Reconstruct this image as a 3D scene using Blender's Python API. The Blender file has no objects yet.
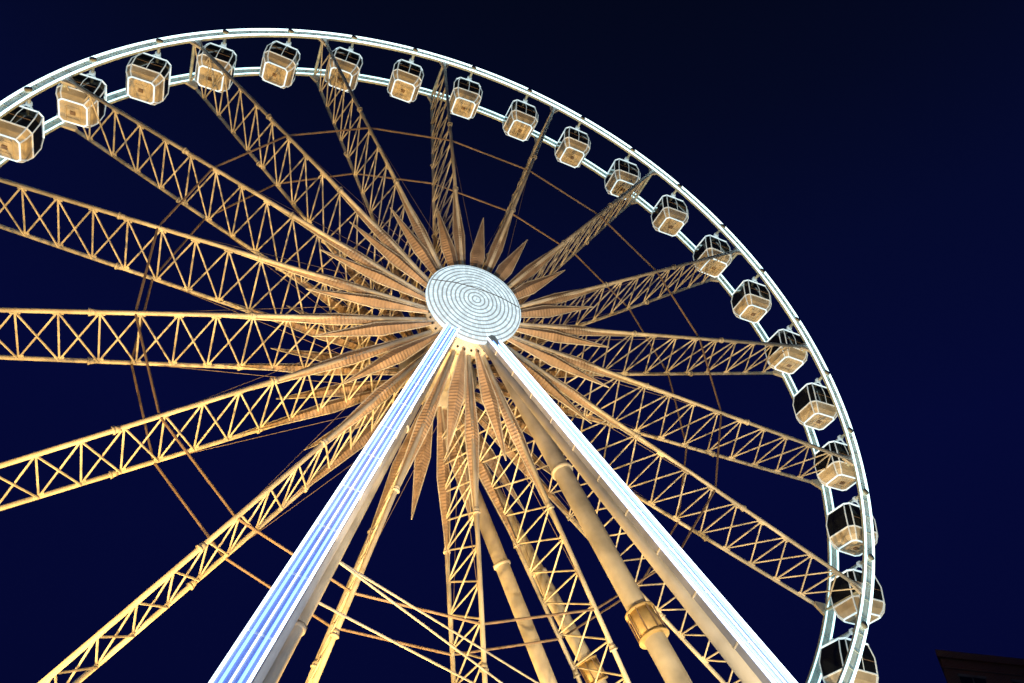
import bpy, math, random
from mathutils import Vector, Matrix
random.seed(4)
S=25.0; GZ=-1.1323*S-1.6
sc=bpy.context.scene
col=bpy.context.collection
OFF=Vector((0,0,-GZ))      # hub height above ground (ground at z=0)

# ---------------------------------------------------------------- materials
def mat(name,color,rough=.5,metal=0,emit=None,es=0,noise=0,nscale=3.0,spec=.5):
    m=bpy.data.materials.new(name); m.use_nodes=True
    nt=m.node_tree; b=nt.nodes["Principled BSDF"]
    b.inputs["Base Color"].default_value=(*color,1); b.inputs["Roughness"].default_value=rough
    b.inputs["Metallic"].default_value=metal
    b.inputs["Specular IOR Level"].default_value=spec
    if emit: 
        b.inputs["Emission Color"].default_value=(*emit,1); b.inputs["Emission Strength"].default_value=es
    if noise:
        tc=nt.nodes.new("ShaderNodeTexCoord"); n=nt.nodes.new("ShaderNodeTexNoise"); n.inputs["Scale"].default_value=nscale
        n.inputs["Detail"].default_value=6
        r=nt.nodes.new("ShaderNodeMapRange"); r.inputs[1].default_value=.3; r.inputs[2].default_value=.7
        r.inputs[3].default_value=1-noise; r.inputs[4].default_value=1
        mx=nt.nodes.new("ShaderNodeVectorMath"); mx.operation='SCALE'
        mx.inputs[0].default_value=color
        nt.links.new(tc.outputs["Object"],n.inputs["Vector"]); nt.links.new(n.outputs["Fac"],r.inputs[0])
        nt.links.new(r.outputs[0],mx.inputs["Scale"]); nt.links.new(mx.outputs[0],b.inputs["Base Color"])
    return m
M_white=mat("white_painted_steel",(.76,.73,.66),.42,noise=.45,nscale=.9)
M_leg=mat("leg_paint",(.70,.70,.71),.45,noise=.3,nscale=1.0)
M_panel=mat("leg_led_panel",(.32,.37,.55),.5,noise=.3,nscale=1.0)
M_rim=mat("rim_paint",(.62,.72,.70),.4,noise=.25,nscale=1.5)
M_spindle=mat("spindle_cladding",(.50,.37,.28),.5,noise=.45,nscale=1.5)
M_gal=mat("galvanised_tie",(.36,.27,.22),.5,.2,noise=.3,nscale=4)
M_led=mat("led_tube_cool",(.8,.85,.85),.4,emit=(.66,.93,1.0),es=2.8)
M_ledr=mat("led_tube_rear",(.8,.85,.85),.4,emit=(.52,.86,.92),es=2.2)
M_legled=mat("led_strip_leg",(.8,.85,.9),.4,emit=(.66,.82,1),es=3.6)
M_legblue=mat("led_strip_blue",(.3,.4,.9),.4,emit=(.14,.30,1),es=3.6)
M_glass=mat("cabin_tinted_glass",(.012,.016,.022),.08)
M_floor=mat("cabin_shell",(.78,.72,.60),.5,noise=.3,nscale=2)
M_frame=mat("cabin_frame_glow",(.8,.82,.8),.35,emit=(.7,.93,1),es=.34)  # not a lamp: faint glow added to stand in for rim LED light
M_trim=mat("cabin_led_trim",(.8,.85,.85),.4,emit=(.68,.92,1),es=1.0)
M_dark=mat("dark_steel",(.05,.05,.055),.5,.5)
M_yellow=mat("collar_paint",(.74,.56,.28),.5,noise=.3)
M_conc=mat("concrete",(.32,.31,.29),.85,noise=.4,nscale=1)

# ---------------------------------------------------------------- mesh builder
class MB:
    def __init__(s): s.v=[];s.f=[];s.m=[];s.mats=[];s.sm=[]
    def mi(s,m):
        if m not in s.mats: s.mats.append(m)
        return s.mats.index(m)
    def add(s,vs,fs,m,smooth=False):
        o=len(s.v); s.v+= [tuple(x) for x in vs]; k=s.mi(m)
        for f in fs: s.f.append(tuple(i+o for i in f)); s.m.append(k); s.sm.append(smooth)
    def tube(s,a,b,r,m,n=6,r2=None,cap=True):
        a=Vector(a);b=Vector(b);d=(b-a).normalized();r2=r if r2 is None else r2
        u=d.cross(Vector((0,0,1)) if abs(d.z)<.9 else Vector((0,1,0))).normalized(); w=d.cross(u)
        vs=[];fs=[]
        for i in range(n):
            t=2*math.pi*i/n; c=u*math.cos(t)+w*math.sin(t); vs+= [a+c*r,b+c*r2]
        for i in range(n):
            j=(i+1)%n; fs.append((2*i,2*j,2*j+1,2*i+1))
        if cap: fs.append(tuple(2*i for i in range(n))[::-1]); fs.append(tuple(2*i+1 for i in range(n)))
        s.add(vs,fs,m,n>6)
    def beam(s,a,b,w,h,side,m,w2=None,h2=None):
        a=Vector(a);b=Vector(b);d=(b-a).normalized();side=Vector(side);side=(side-d*side.dot(d)).normalized();n=d.cross(side)
        w2=w if w2 is None else w2;h2=h if h2 is None else h2
        vs=[]
        for p,ww,hh in((a,w,h),(b,w2,h2)):
            for sx,sy in((-1,-1),(1,-1),(1,1),(-1,1)): vs.append(p+side*(sx*ww/2)+n*(sy*hh/2))
        s.add(vs,[(3,2,1,0),(4,5,6,7),(0,1,5,4),(1,2,6,5),(2,3,7,6),(3,0,4,7)],m)
    def prism(s,pts,z0,z1,m):
        n=len(pts); vs=[(x,y,z0) for x,y in pts]+[(x,y,z1) for x,y in pts]
        s.add(vs,[tuple(range(n))[::-1],tuple(range(n,2*n))]+[(i,(i+1)%n,(i+1)%n+n,i+n) for i in range(n)],m)
    def ring(s,y,R,r,m,seg=216,n=6,ry=None):
        ry=ry or r; vs=[];fs=[]
        for i in range(seg):
            t=2*math.pi*i/seg
            for j in range(n):
                q=2*math.pi*(j+.5)/n; rr=R+r*math.cos(q); vs.append((rr*math.cos(t),y+ry*math.sin(q),rr*math.sin(t)))
        for i in range(seg):
            for j in range(n):
                a=i*n+j;b=i*n+(j+1)%n;i2=(i+1)%seg;fs.append((a,b,i2*n+(j+1)%n,i2*n+j))
        s.add(vs,fs,m,n>4)
    def obj(s,name,parent=None,loc=(0,0,0)):
        me=bpy.data.meshes.new(name); me.from_pydata(s.v,[],s.f)
        for m in s.mats: me.materials.append(m)
        me.polygons.foreach_set("material_index",s.m); me.polygons.foreach_set("use_smooth",s.sm)
        me.update()
        o=bpy.data.objects.new(name,me); o.location=loc; col.objects.link(o)
        if parent: o.parent=parent
        return o
def empty(name,loc=(0,0,0)):
    e=bpy.data.objects.new(name,None); e.location=loc; col.objects.link(e); return e

wheel=empty("ferris_wheel",OFF)
N=36; a0=2.8586; w=.0578*S; R=S*.990
def P(r,ang,y): return Vector((r*math.cos(ang),y,r*math.sin(ang)))
angs=[a0-i*2*math.pi/N for i in range(N)]
SA=4*math.pi/N
sang=[a0-(i*2+.5)*2*math.pi/N for i in range(N//2)]

# ---------------------------------------------------------------- rims
for nm,sy,led in (("front_rim",-1,M_led),("rear_rim",1,M_ledr)):
    b=MB(); y=sy*w
    b.ring(y,R+.10,.12,M_rim,n=8); b.ring(y,R-.36,.09,M_rim,n=8)
    b.ring(y,R-.13,.20,M_rim,n=4,ry=.05)
    for i in range(N*4):
        a=a0+(i+.5)*2*math.pi/(N*4)
        b.beam(P(R-.4,a,y-.09*1),P(R+.14,a,y-.09),.06,.05,(0,1,0),M_rim)
    b.obj(nm,wheel)
    b=MB(); 
    b.ring(y-.14,R+.10,.06 if sy<0 else .05,led,n=6)
    b.ring(y-.12,R-.36,.05 if sy<0 else .035,led,n=6)
    b.obj(nm+"_led_tube",wheel)
b=MB()
for a in angs:
    b.tube(P(R-.1,a,-w),P(R-.1,a,w),.09,M_rim,8)
    b.tube(P(R-.1,a,-w-.22),P(R-.1,a,-w+.12),.2,M_rim,10)
for a in sang:
    b.tube(P(R-.36,a,-w),P(R-.36,a,w),.1,M_rim,8)
b.obj("rim_cross_beams",wheel)

# ---------------------------------------------------------------- spokes
HF=2.35
def ys(r,s):
    t=(r-2)/(R-2); return s*(HF*(1-t)+w*t)
b=MB()
for a in sang:
    tdir=Vector((-math.sin(a),0,math.cos(a)))
    d=(P(1,a,0)).normalized()
    for s in(-1,1):
        b.tube(P(2,a,ys(2,s)),P(R-.3,a,ys(R-.3,s)),.105,M_white,8)
        for r in(.42*S,.68*S):
            p=P(r,a,ys(r,s)); b.tube(p-d*.04,p+d*.04,.18,M_white,8)
            b.tube(p-d*.28,p-d*.04,.11,M_white,8,r2=.16)
    n=13; r0=4.2; dr=(R-.4-r0)/n
    for k in range(n):
        ra=r0+k*dr; rb=ra+dr
        b.tube(P(ra,a,ys(ra,-1)),P(ra,a,ys(ra,1)),.042,M_white,5,cap=False)
        b.tube(P(ra,a,ys(ra,-1)),P(rb,a,ys(rb,1)),.045,M_white,5,cap=False)
        off=tdir*.07
        b.tube(P(ra,a,ys(ra,1))+off,P(rb,a,ys(rb,-1))+off,.045,M_white,5,cap=False)
        for s in(-1,1):
            q=P(ra,a,ys(ra,s)*.93); b.beam(q-d*.2,q+d*.2,.2,.03,(0,1,0),M_white)
    b.beam(P(R-1.1,a,-w),P(R-.3,a,-w),.16,.18,(0,1,0),M_white,.16,.8)
    b.beam(P(R-1.1,a,w),P(R-.3,a,w),.16,.18,(0,1,0),M_white,.16,.8)
b.obj("spoke_trusses",wheel)

b=MB(); rt=.61*S
for a in sang:
    for s in(-1,1): b.tube(P(rt,a,ys(rt,s)),P(rt,a-SA,ys(rt,s)),.055,M_gal,6)
b.obj("tie_bars",wheel)
b=MB()
for i,a in enumerate(sang):
    b.tube(P(3,a,ys(5,1)),P(rt,a-SA,ys(rt,1)),.014,M_gal,5)
    b.tube(P(3,a,ys(5,-1)),P(rt,a+SA,ys(rt,-1)),.014,M_gal,5)
b.obj("bracing_cables",wheel)

# spindles (ribbed fins around hub)
b=MB()
def spindle(a,y,r0,r1,wd,th,lean):
    er=Vector((math.cos(a),lean,math.sin(a))).normalized(); et=Vector((-math.sin(a),0,math.cos(a))); en=er.cross(et)
    c=Vector((0,y,0)); n=int((r1-r0)*11); vs=[];fs=[]
    for i in range(n+1):
        t=i/n; pk=.48
        q=(t/pk)*.75+.25 if t<pk else (1-t)/(1-pk)
        q=max(q,.02)*(1 if i%2 else .88)
        p=c+er*(r0+(r1-r0)*t)
        vs+=[p+et*wd*q,p+en*th*q,p-et*wd*q,p-en*th*q]
    for i in range(n):
        for j in range(4): fs.append((i*4+j,i*4+(j+1)%4,i*4+4+(j+1)%4,i*4+4+j))
    b.add(vs,fs,M_spindle)
    for k in(-1,1):
        pm=c+er*(r0+(r1-r0)*.48)
        b.tube(c+er*r0+et*wd*k*.25,pm+et*wd*k,.03,M_white,5); b.tube(pm+et*wd*k,c+er*(r1+.1),.03,M_white,5)
for k,a in enumerate(sang):
    for s in(-1,1):
        spindle(a,s*HF,2.0,11.6,.34,.26,-s*.045)
        spindle(a-SA/2,s*(HF+.2),1.9,8.0 if s<0 else 8.8,.40,.24,-s*.01)
b.obj("hub_spindles",wheel)

# hub
b=MB()
b.tube((0,-3.3,0),(0,3.3,0),1.25,M_white,32)
for s in(-1,1):
    b.tube((0,s*(HF-.2),0),(0,s*(HF+.2),0),2.2,M_white,40)
    b.tube((0,s*3.0,0),(0,s*3.25,0),1.6,M_white,32)
    for k in range(36):
        t=k*math.pi/18; b.tube((2.05*math.cos(t),s*(HF+.2),2.05*math.sin(t)),(2.05*math.cos(t),s*(HF+.27),2.05*math.sin(t)),.06,M_dark,6)
b.obj("hub_drum",wheel)

# hub LED disc
m=bpy.data.materials.new("led_disc"); m.use_nodes=True; nt=m.node_tree; L=nt.links; bs=nt.nodes["Principled BSDF"]
def mn(op,a=None,b_=None,c=None):
    n=nt.nodes.new("ShaderNodeMath"); n.operation=op
    for i,x in enumerate((a,b_,c)):
        if x is None: continue
        if isinstance(x,(int,float)): n.inputs[i].default_value=x
        else: L.new(x,n.inputs[i])
    return n.outputs[0]
tc=nt.nodes.new("ShaderNodeTexCoord"); sx=nt.nodes.new("ShaderNodeSeparateXYZ"); L.new(tc.outputs["Object"],sx.inputs[0])
X,Z=sx.outputs[0],sx.outputs[2]
r=mn('SQRT',mn('ADD',mn('MULTIPLY',X,X),mn('MULTIPLY',Z,Z)))
ang=mn('ARCTAN2',Z,X)
u=mn('MULTIPLY',r,4.6)
fr_=mn('FRACT',u); idx=mn('FLOOR',u)
ringm=mn('SMOOTH_MIN',mn('MULTIPLY',mn('SINE',mn('MULTIPLY',fr_,math.pi)),1.35),1.0,.25)
# LED modules of unequal length along every ring: pseudo-random brightness per module
modl=mn('FLOOR',mn('MULTIPLY',mn('ADD',ang,mn('MULTIPLY',idx,1.7)),mn('MULTIPLY_ADD',idx,1.15,3.0)))
rnd=mn('FRACT',mn('MULTIPLY',mn('SINE',mn('ADD',mn('MULTIPLY',modl,12.99),mn('MULTIPLY',idx,78.2))),4375.5))
segf=mn('FRACT',mn('MULTIPLY',mn('ADD',ang,mn('MULTIPLY',idx,1.7)),mn('MULTIPLY_ADD',idx,1.15,3.0)))
gap=mn('MULTIPLY_ADD',mn('LESS_THAN',segf,.93),.45,.55)
e=mn('MULTIPLY',mn('MULTIPLY',mn('MULTIPLY_ADD',ringm,1.0,.12),gap),mn('MULTIPLY_ADD',rnd,.35,.82))
L.new(e,bs.inputs["Emission Strength"]); bs.inputs["Emission Color"].default_value=(.70,.89,.97,1); bs.inputs["Base Color"].default_value=(.1,.1,.12,1)
b=MB(); vs=[];fs=[];n=96;RD=2.48;rings=[(0,-.22),(.6,-.21),(1.2,-.17),(1.8,-.1),(2.3,-.02),(RD,.04),(RD,.22)]
for (rr,yy) in rings[1:]:
    for i in range(n): t=2*math.pi*i/n; vs.append((rr*math.cos(t),yy,rr*math.sin(t)))
vs.append((0,-.22,0)); c0=len(vs)-1
for i in range(n): fs.append((c0,(i+1)%n,i))
for k in range(len(rings)-2):
    for i in range(n): j=(i+1)%n; fs.append((k*n+i,k*n+j,(k+1)*n+j,(k+1)*n+i))
fs.append(tuple((len(rings)-2)*n+i for i in range(n)))
b.add(vs,fs,m,True)
DY=-3.85
d=b.obj("hub_led_disc",wheel,(-.1,DY,0))
b=MB(); prev=None
for i in range(13):
    t=-1+i/6; x=t*2.3; z=.72-.22*t*t
    rr=math.hypot(x,z)
    if rr>2.38: z=math.sqrt(max(0,2.38**2-x*x))
    p=Vector((x,-.235 if rr<1.2 else -.235+.14*(rr-1.2)/1.1,z))
    if prev: b.tube(prev,p,.022,M_dark,5)
    prev=p
b.obj("disc_seam",wheel,(-.1,DY,0))

# ---------------------------------------------------------------- gondola
g=MB()
prof=[(-.42,.62),(-.55,.88),(-1.25,1.03),(-2.05,1.0),(-2.45,.90),(-2.74,.70)]
def rect(z,h,dy=1.0,c=.24):
    hx=h;hy=h*dy;k=c*h
    return [Vector(p) for p in((hx-k,-hy,z),(hx,-hy+k,z),(hx,hy-k,z),(hx-k,hy,z),(-hx+k,hy,z),(-hx,hy-k,z),(-hx,-hy+k,z),(-hx+k,-hy,z))]
rs=[rect(z,h,1.0) for z,h in prof]
vs=[p for rr in rs for p in rr]
def band(i): return [(i*8+j,i*8+(j+1)%8,i*8+8+(j+1)%8,i*8+8+j) for j in range(8)]
g.add(vs,band(0)+[tuple(range(8))],M_frame)
g.add(vs,band(1)+band(2),M_glass)
g.add(vs,band(3)+band(4),M_floor)
g.add(vs,[tuple(40+j for j in range(7,-1,-1))],M_floor)
for j in range(8):
    for i in range(1,5): g.tube(rs[i][j]*1.005,rs[i+1][j]*1.005,.035,M_frame,6)
for lv,rd in((1,.055),(3,.045),(5,.042)):
    for j in range(8): g.tube(rs[lv][j],rs[lv][(j+1)%8],rd,M_frame if lv==3 else M_trim,6)
for sy in(-1,1):
    g.tube((0,sy*.88,-.55),(0,sy*1.04,-1.25),.022,M_frame,5);g.tube((0,sy*1.04,-1.25),(0,sy*1.01,-2.05),.022,M_frame,5)
    g.tube((-.7,sy*1.03,-1.45),(.7,sy*1.03,-1.45),.02,M_gal,5)
for xx in(-.36,.36): g.beam((xx,-.6,-2.765),(xx,.6,-2.765),.07,.05,(1,0,0),M_floor)
for yy in(-.36,.36): g.beam((-.3,yy,-2.76),(.3,yy,-2.76),.05,.04,(0,1,0),M_floor)
g.beam((-.13,0,-2.77),(.13,0,-2.77),.22,.06,(0,1,0),M_gal)
g.beam((-.35,0,-.34),(.35,0,-.34),.7,.16,(0,1,0),M_frame)
for sy in(-1,1):
    g.tube((0,sy*.75,.0),(-.45,sy*.62,-.45),.05,M_frame,6); g.tube((0,sy*.75,0),(.45,sy*.62,-.45),.05,M_frame,6)
    g.tube((0,sy*.68,0),(0,sy*.82,0),.16,M_frame,10)
for i,a in enumerate(angs):
    p=P(R-.1,a,0)
    if i==0: 
        go=g.obj("gondola",wheel,p); gm=go.data
    else:
        o=bpy.data.objects.new("gondola",gm); o.location=p; col.objects.link(o); o.parent=wheel
        o.rotation_euler=(0,math.radians(random.uniform(-2,2)),math.radians(random.uniform(-2,2)))

# ---------------------------------------------------------------- legs
def ext(a,p,z): a=Vector(a);p=Vector(p); t=(z-a.z)/(p.z-a.z); return a+(p-a)*t
b=MB(); lb=MB()
feet=[]
for sgn,pt,w1,w2,pr in((-1,(-7.0,-15.0,-23.0),.62,.66,.26),(1,(6.85,-13.6,-20.1),.70,.92,.38)):
    a=Vector((sgn*.85,-3.35,-1.45)); f=ext(a,pt,GZ+.5); feet.append(f)
    d=(f-a).normalized(); side=Vector((1,0,0)); side=(side-d*side.dot(d)).normalized(); nrm=d.cross(side).normalized()
    if nrm.y>0: nrm=-nrm
    b.beam(a,f,w1,.2,side,M_panel,w2,.26)
    ps=side*(-sgn*.22)
    b.tube(a-nrm*.36+ps*.5,f-nrm*.42+ps,.24,M_leg,16,r2=pr)
    L_=(f-a).length; kk=int(L_/2.2)
    for i in range(kk):
        t=(i+1)/(kk+1); p=a+d*L_*t; ww=w1+(w2-w1)*t
        b.beam(p-d*.03,p+d*.03,ww+.04,.24+.06*t,side,M_leg)
        b.beam(p-nrm*.12,p-nrm*.42,.12,.1,side,M_leg)
    for q,mm,rr in((-.47,M_legled,.045),(-.24,M_legblue,.04),(-.0,M_legled,.026),(.24,M_legblue,.04),(.47,M_legled,.045)):
        lb.tube(a+side*q*w1+nrm*.15,f+side*q*w2+nrm*.18,rr,mm,6,r2=rr*(1.1 if sgn>0 else .8))
    b.tube((sgn*.8,-3.0,-1.5),(sgn*.5,-3.0,-.3),.3,M_leg,16)
def pole(a,pt,r,collar=None,my=M_white):
    f=ext(a,pt,GZ+.5); a=Vector(a); feet.append(f); d=(f-a).normalized()
    b.tube(a,f,r,my,18)
    L_=(f-a).length
    for t in (.33,.66):
        p=a+d*L_*t; b.tube(p-d*.08,p+d*.08,r*1.2,M_white,18)
    if collar:
        p=ext(a,pt,collar); b.tube(p-d*.6,p+d*.35,r*1.2,M_yellow,18); b.tube(p-d*.68,p-d*.6,r*1.45,M_yellow,18); b.tube(p+d*.35,p+d*.43,r*1.45,M_yellow,18)
        for k in range(8):
            t=k*math.pi/4; u=d.cross(Vector((0,1,0))).normalized(); v=d.cross(u); q=(u*math.cos(t)+v*math.sin(t))*r*1.34
            b.tube(p-d*.6+q,p+d*.35+q,.03,M_gal,5)
pole((.5,-3.1,-.6),(6.6,-9.1,-18.8),.38,-16.9)
pole((-.5,-3.1,-.6),(-5.25,-9.1,-18.8),.2)
pole((.0,3.3,-.3),(7.2,2.6,-15.15),.36)
pole((.4,3.3,-.3),(9.7,2.6,-14.7),.36,-14.3)
for za,zb in((-17.0,-17.0),(-17.0,-18.6),(-18.6,-18.6)):
    pa=ext((-.5,-3.1,-.6),(-5.25,-9.1,-18.8),za); pb=ext((.0,3.3,-.3),(7.2,2.6,-15.15),zb+1.5)
    b.tube(pa,pb,.04,M_leg,6)
b.obj("support_legs",wheel); lb.obj("leg_led_strips",wheel)
b=MB()
for f in feet: b.beam((f.x,f.y,GZ+.0),(f.x,f.y,GZ+.8),2.2,2.2,(1,0,0),M_conc,1.8,1.8)
b.beam((0,0,GZ+.001),(0,0,GZ+1.0),9,7,(1,0,0),M_conc)
b.obj("foundations",wheel)

# ---------------------------------------------------------------- ground
m=mat("paving",(.12,.115,.11),.8,noise=.4,nscale=.6)
b=MB(); b.add([(-600,-600,0),(600,-600,0),(600,600,0),(-600,600,0)],[(0,1,2,3)],m); b.obj("ground")

# ---------------------------------------------------------------- brick building
mb=bpy.data.materials.new("brick"); mb.use_nodes=True; nt=mb.node_tree; bs=nt.nodes["Principled BSDF"]
bt=nt.nodes.new("ShaderNodeTexBrick"); bt.inputs["Color1"].default_value=(.30,.12,.08,1);bt.inputs["Color2"].default_value=(.22,.09,.06,1);bt.inputs["Mortar"].default_value=(.3,.27,.24,1)
bt.inputs["Scale"].default_value=1.0;bt.inputs["Brick Width"].default_value=.23;bt.inputs["Row Height"].default_value=.08;bt.inputs["Mortar Size"].default_value=.01
tc=nt.nodes.new("ShaderNodeTexCoord");mp=nt.nodes.new("ShaderNodeMapping");mp.inputs["Rotation"].default_value=(math.radians(90),0,0)
nt.links.new(tc.outputs["Object"],mp.inputs["Vector"]);nt.links.new(mp.outputs[0],bt.inputs["Vector"]);nt.links.new(bt.outputs[0],bs.inputs["Base Color"]);bs.inputs["Roughness"].default_value=.85
bld=empty("brick_building",(37.2,7.8,0)); bld.rotation_euler=(0,0,math.radians(-15))
Hh=23.9
def foot(e): return [(-e*1.6,-e),(26+e,-e),(35.4+e*1.6,13+e),(9.4-e,13+e)]
b=MB(); b.prism(foot(0),0,Hh-.45,mb); b.obj("walls",bld)
b=MB(); b.prism(foot(.22),Hh-.449,Hh,mb); b.prism(foot(.1),Hh-1.1,Hh-.95,mb); b.obj("parapet",bld)
b=MB();b2=MB()
for fl in range(6):
    for i in range(7):
        x=1.8+i*3.6; z=2.2+fl*3.65
        b.beam((x,-.02,z),(x,-.02,z+1.9),1.7,.06,(1,0,0),M_glass)
        b2.beam((x,-.06,z-.12),(x,-.06,z-.002),1.9,.16,(1,0,0),M_conc); b2.beam((x,-.05,z+1.902),(x,-.05,z+2.05),1.9,.12,(1,0,0),M_conc)
        b2.beam((x,-.06,z),(x,-.06,z+1.9),.07,.03,(1,0,0),M_conc)
b.obj("windows",bld); b2.obj("sills",bld)

# ---------------------------------------------------------------- floodlights, plus added hub and leg fill spots
def flood(x,y,tgt,power,colr,size=75,blend=.5,z=1.0):
    e=empty("floodlight",(x,y,0)); t=Vector(tgt)+OFF; d=(t-Vector((x,y,z))).normalized()
    b=MB(); b.beam((0,0,0),(0,0,.12),.7,.7,(1,0,0),M_conc); b.tube((0,0,.12),(0,0,z-.25),.05,M_dark,8)
    c=Vector((0,0,z)); b.tube(c-d*.35,c-d*.05,.16,M_dark,16,r2=.3); b.tube(c-d*.05,c-d*.03,.3,M_dark,16,r2=.28)
    b.obj("lamp_housing",e)
    l=bpy.data.lights.new("lamp",'SPOT'); l.energy=power; l.color=colr; l.spot_size=math.radians(size); l.spot_blend=blend; l.shadow_soft_size=.28
    o=bpy.data.objects.new("lamp",l); o.location=c+d*.02; o.rotation_euler=d.to_track_quat('-Z','Y').to_euler(); col.objects.link(o); o.parent=e
K=.37
warm=(1,.56,.15); warm2=(1,.74,.40)
flood(-14,-9,(-12,0,2),90000*K,warm,95)
flood(-3,-6,(-2,0,6),50000*K,warm,110)
flood(14,-9,(12,0,0),55000*K,warm2,95)
flood(4,9,(4,0,-4),70000*K,warm,100)
flood(-11,9,(-8,0,2),60000*K,warm,95)
flood(2,-24,(4,0,12),55000*K,warm2,80)
flood(-7,-27,(0,0,1),85000*K,(1,.68,.38),30,.9)  # added fill spot, no known lamp: brightens hub spindles from the front
flood(8,14,(0,0,2),60000*K,(1,.62,.26),34,.9)  # added fill spot behind the wheel to lift the hub spindles
flood(-1,-27,(-5,-12,-16),16000*K,(.9,.93,1),50,.8)  # added cool fill to whiten the left leg pipes, no known source

# ---------------------------------------------------------------- world
wd=bpy.data.worlds.new("World"); sc.world=wd; wd.use_nodes=True; nt=wd.node_tree
bg=nt.nodes["Background"]; tc=nt.nodes.new("ShaderNodeTexCoord"); s=nt.nodes.new("ShaderNodeSeparateXYZ"); cr=nt.nodes.new("ShaderNodeValToRGB")
nt.links.new(tc.outputs["Generated"],s.inputs[0]); nt.links.new(s.outputs[2],cr.inputs[0]); nt.links.new(cr.outputs[0],bg.inputs[0])
el=cr.color_ramp.elements
el[0].position=.1;el[0].color=(.0012,.0022,.026,1); el[1].position=.95;el[1].color=(.0010,.0022,.008,1)
e=el.new(.55);e.color=(.0014,.0028,.036,1); e=el.new(.72);e.color=(.0014,.0030,.027,1); e=el.new(.83);e.color=(.0012,.0026,.016,1)
bg.inputs[1].default_value=1.0

# ---------------------------------------------------------------- camera
cd=bpy.data.cameras.new("camera"); cd.sensor_width=36; cd.lens=36*820.7/1024; cd.clip_end=3000
co=bpy.data.objects.new("camera",cd); co.location=Vector((-.3118*S,-1.276*S,-1.1323*S))+OFF; co.rotation_euler=(2.3006,-.056,-.3854)
col.objects.link(co); sc.camera=co
sc.view_settings.view_transform='Standard'; sc.view_settings.look='None'; sc.view_settings.exposure=0
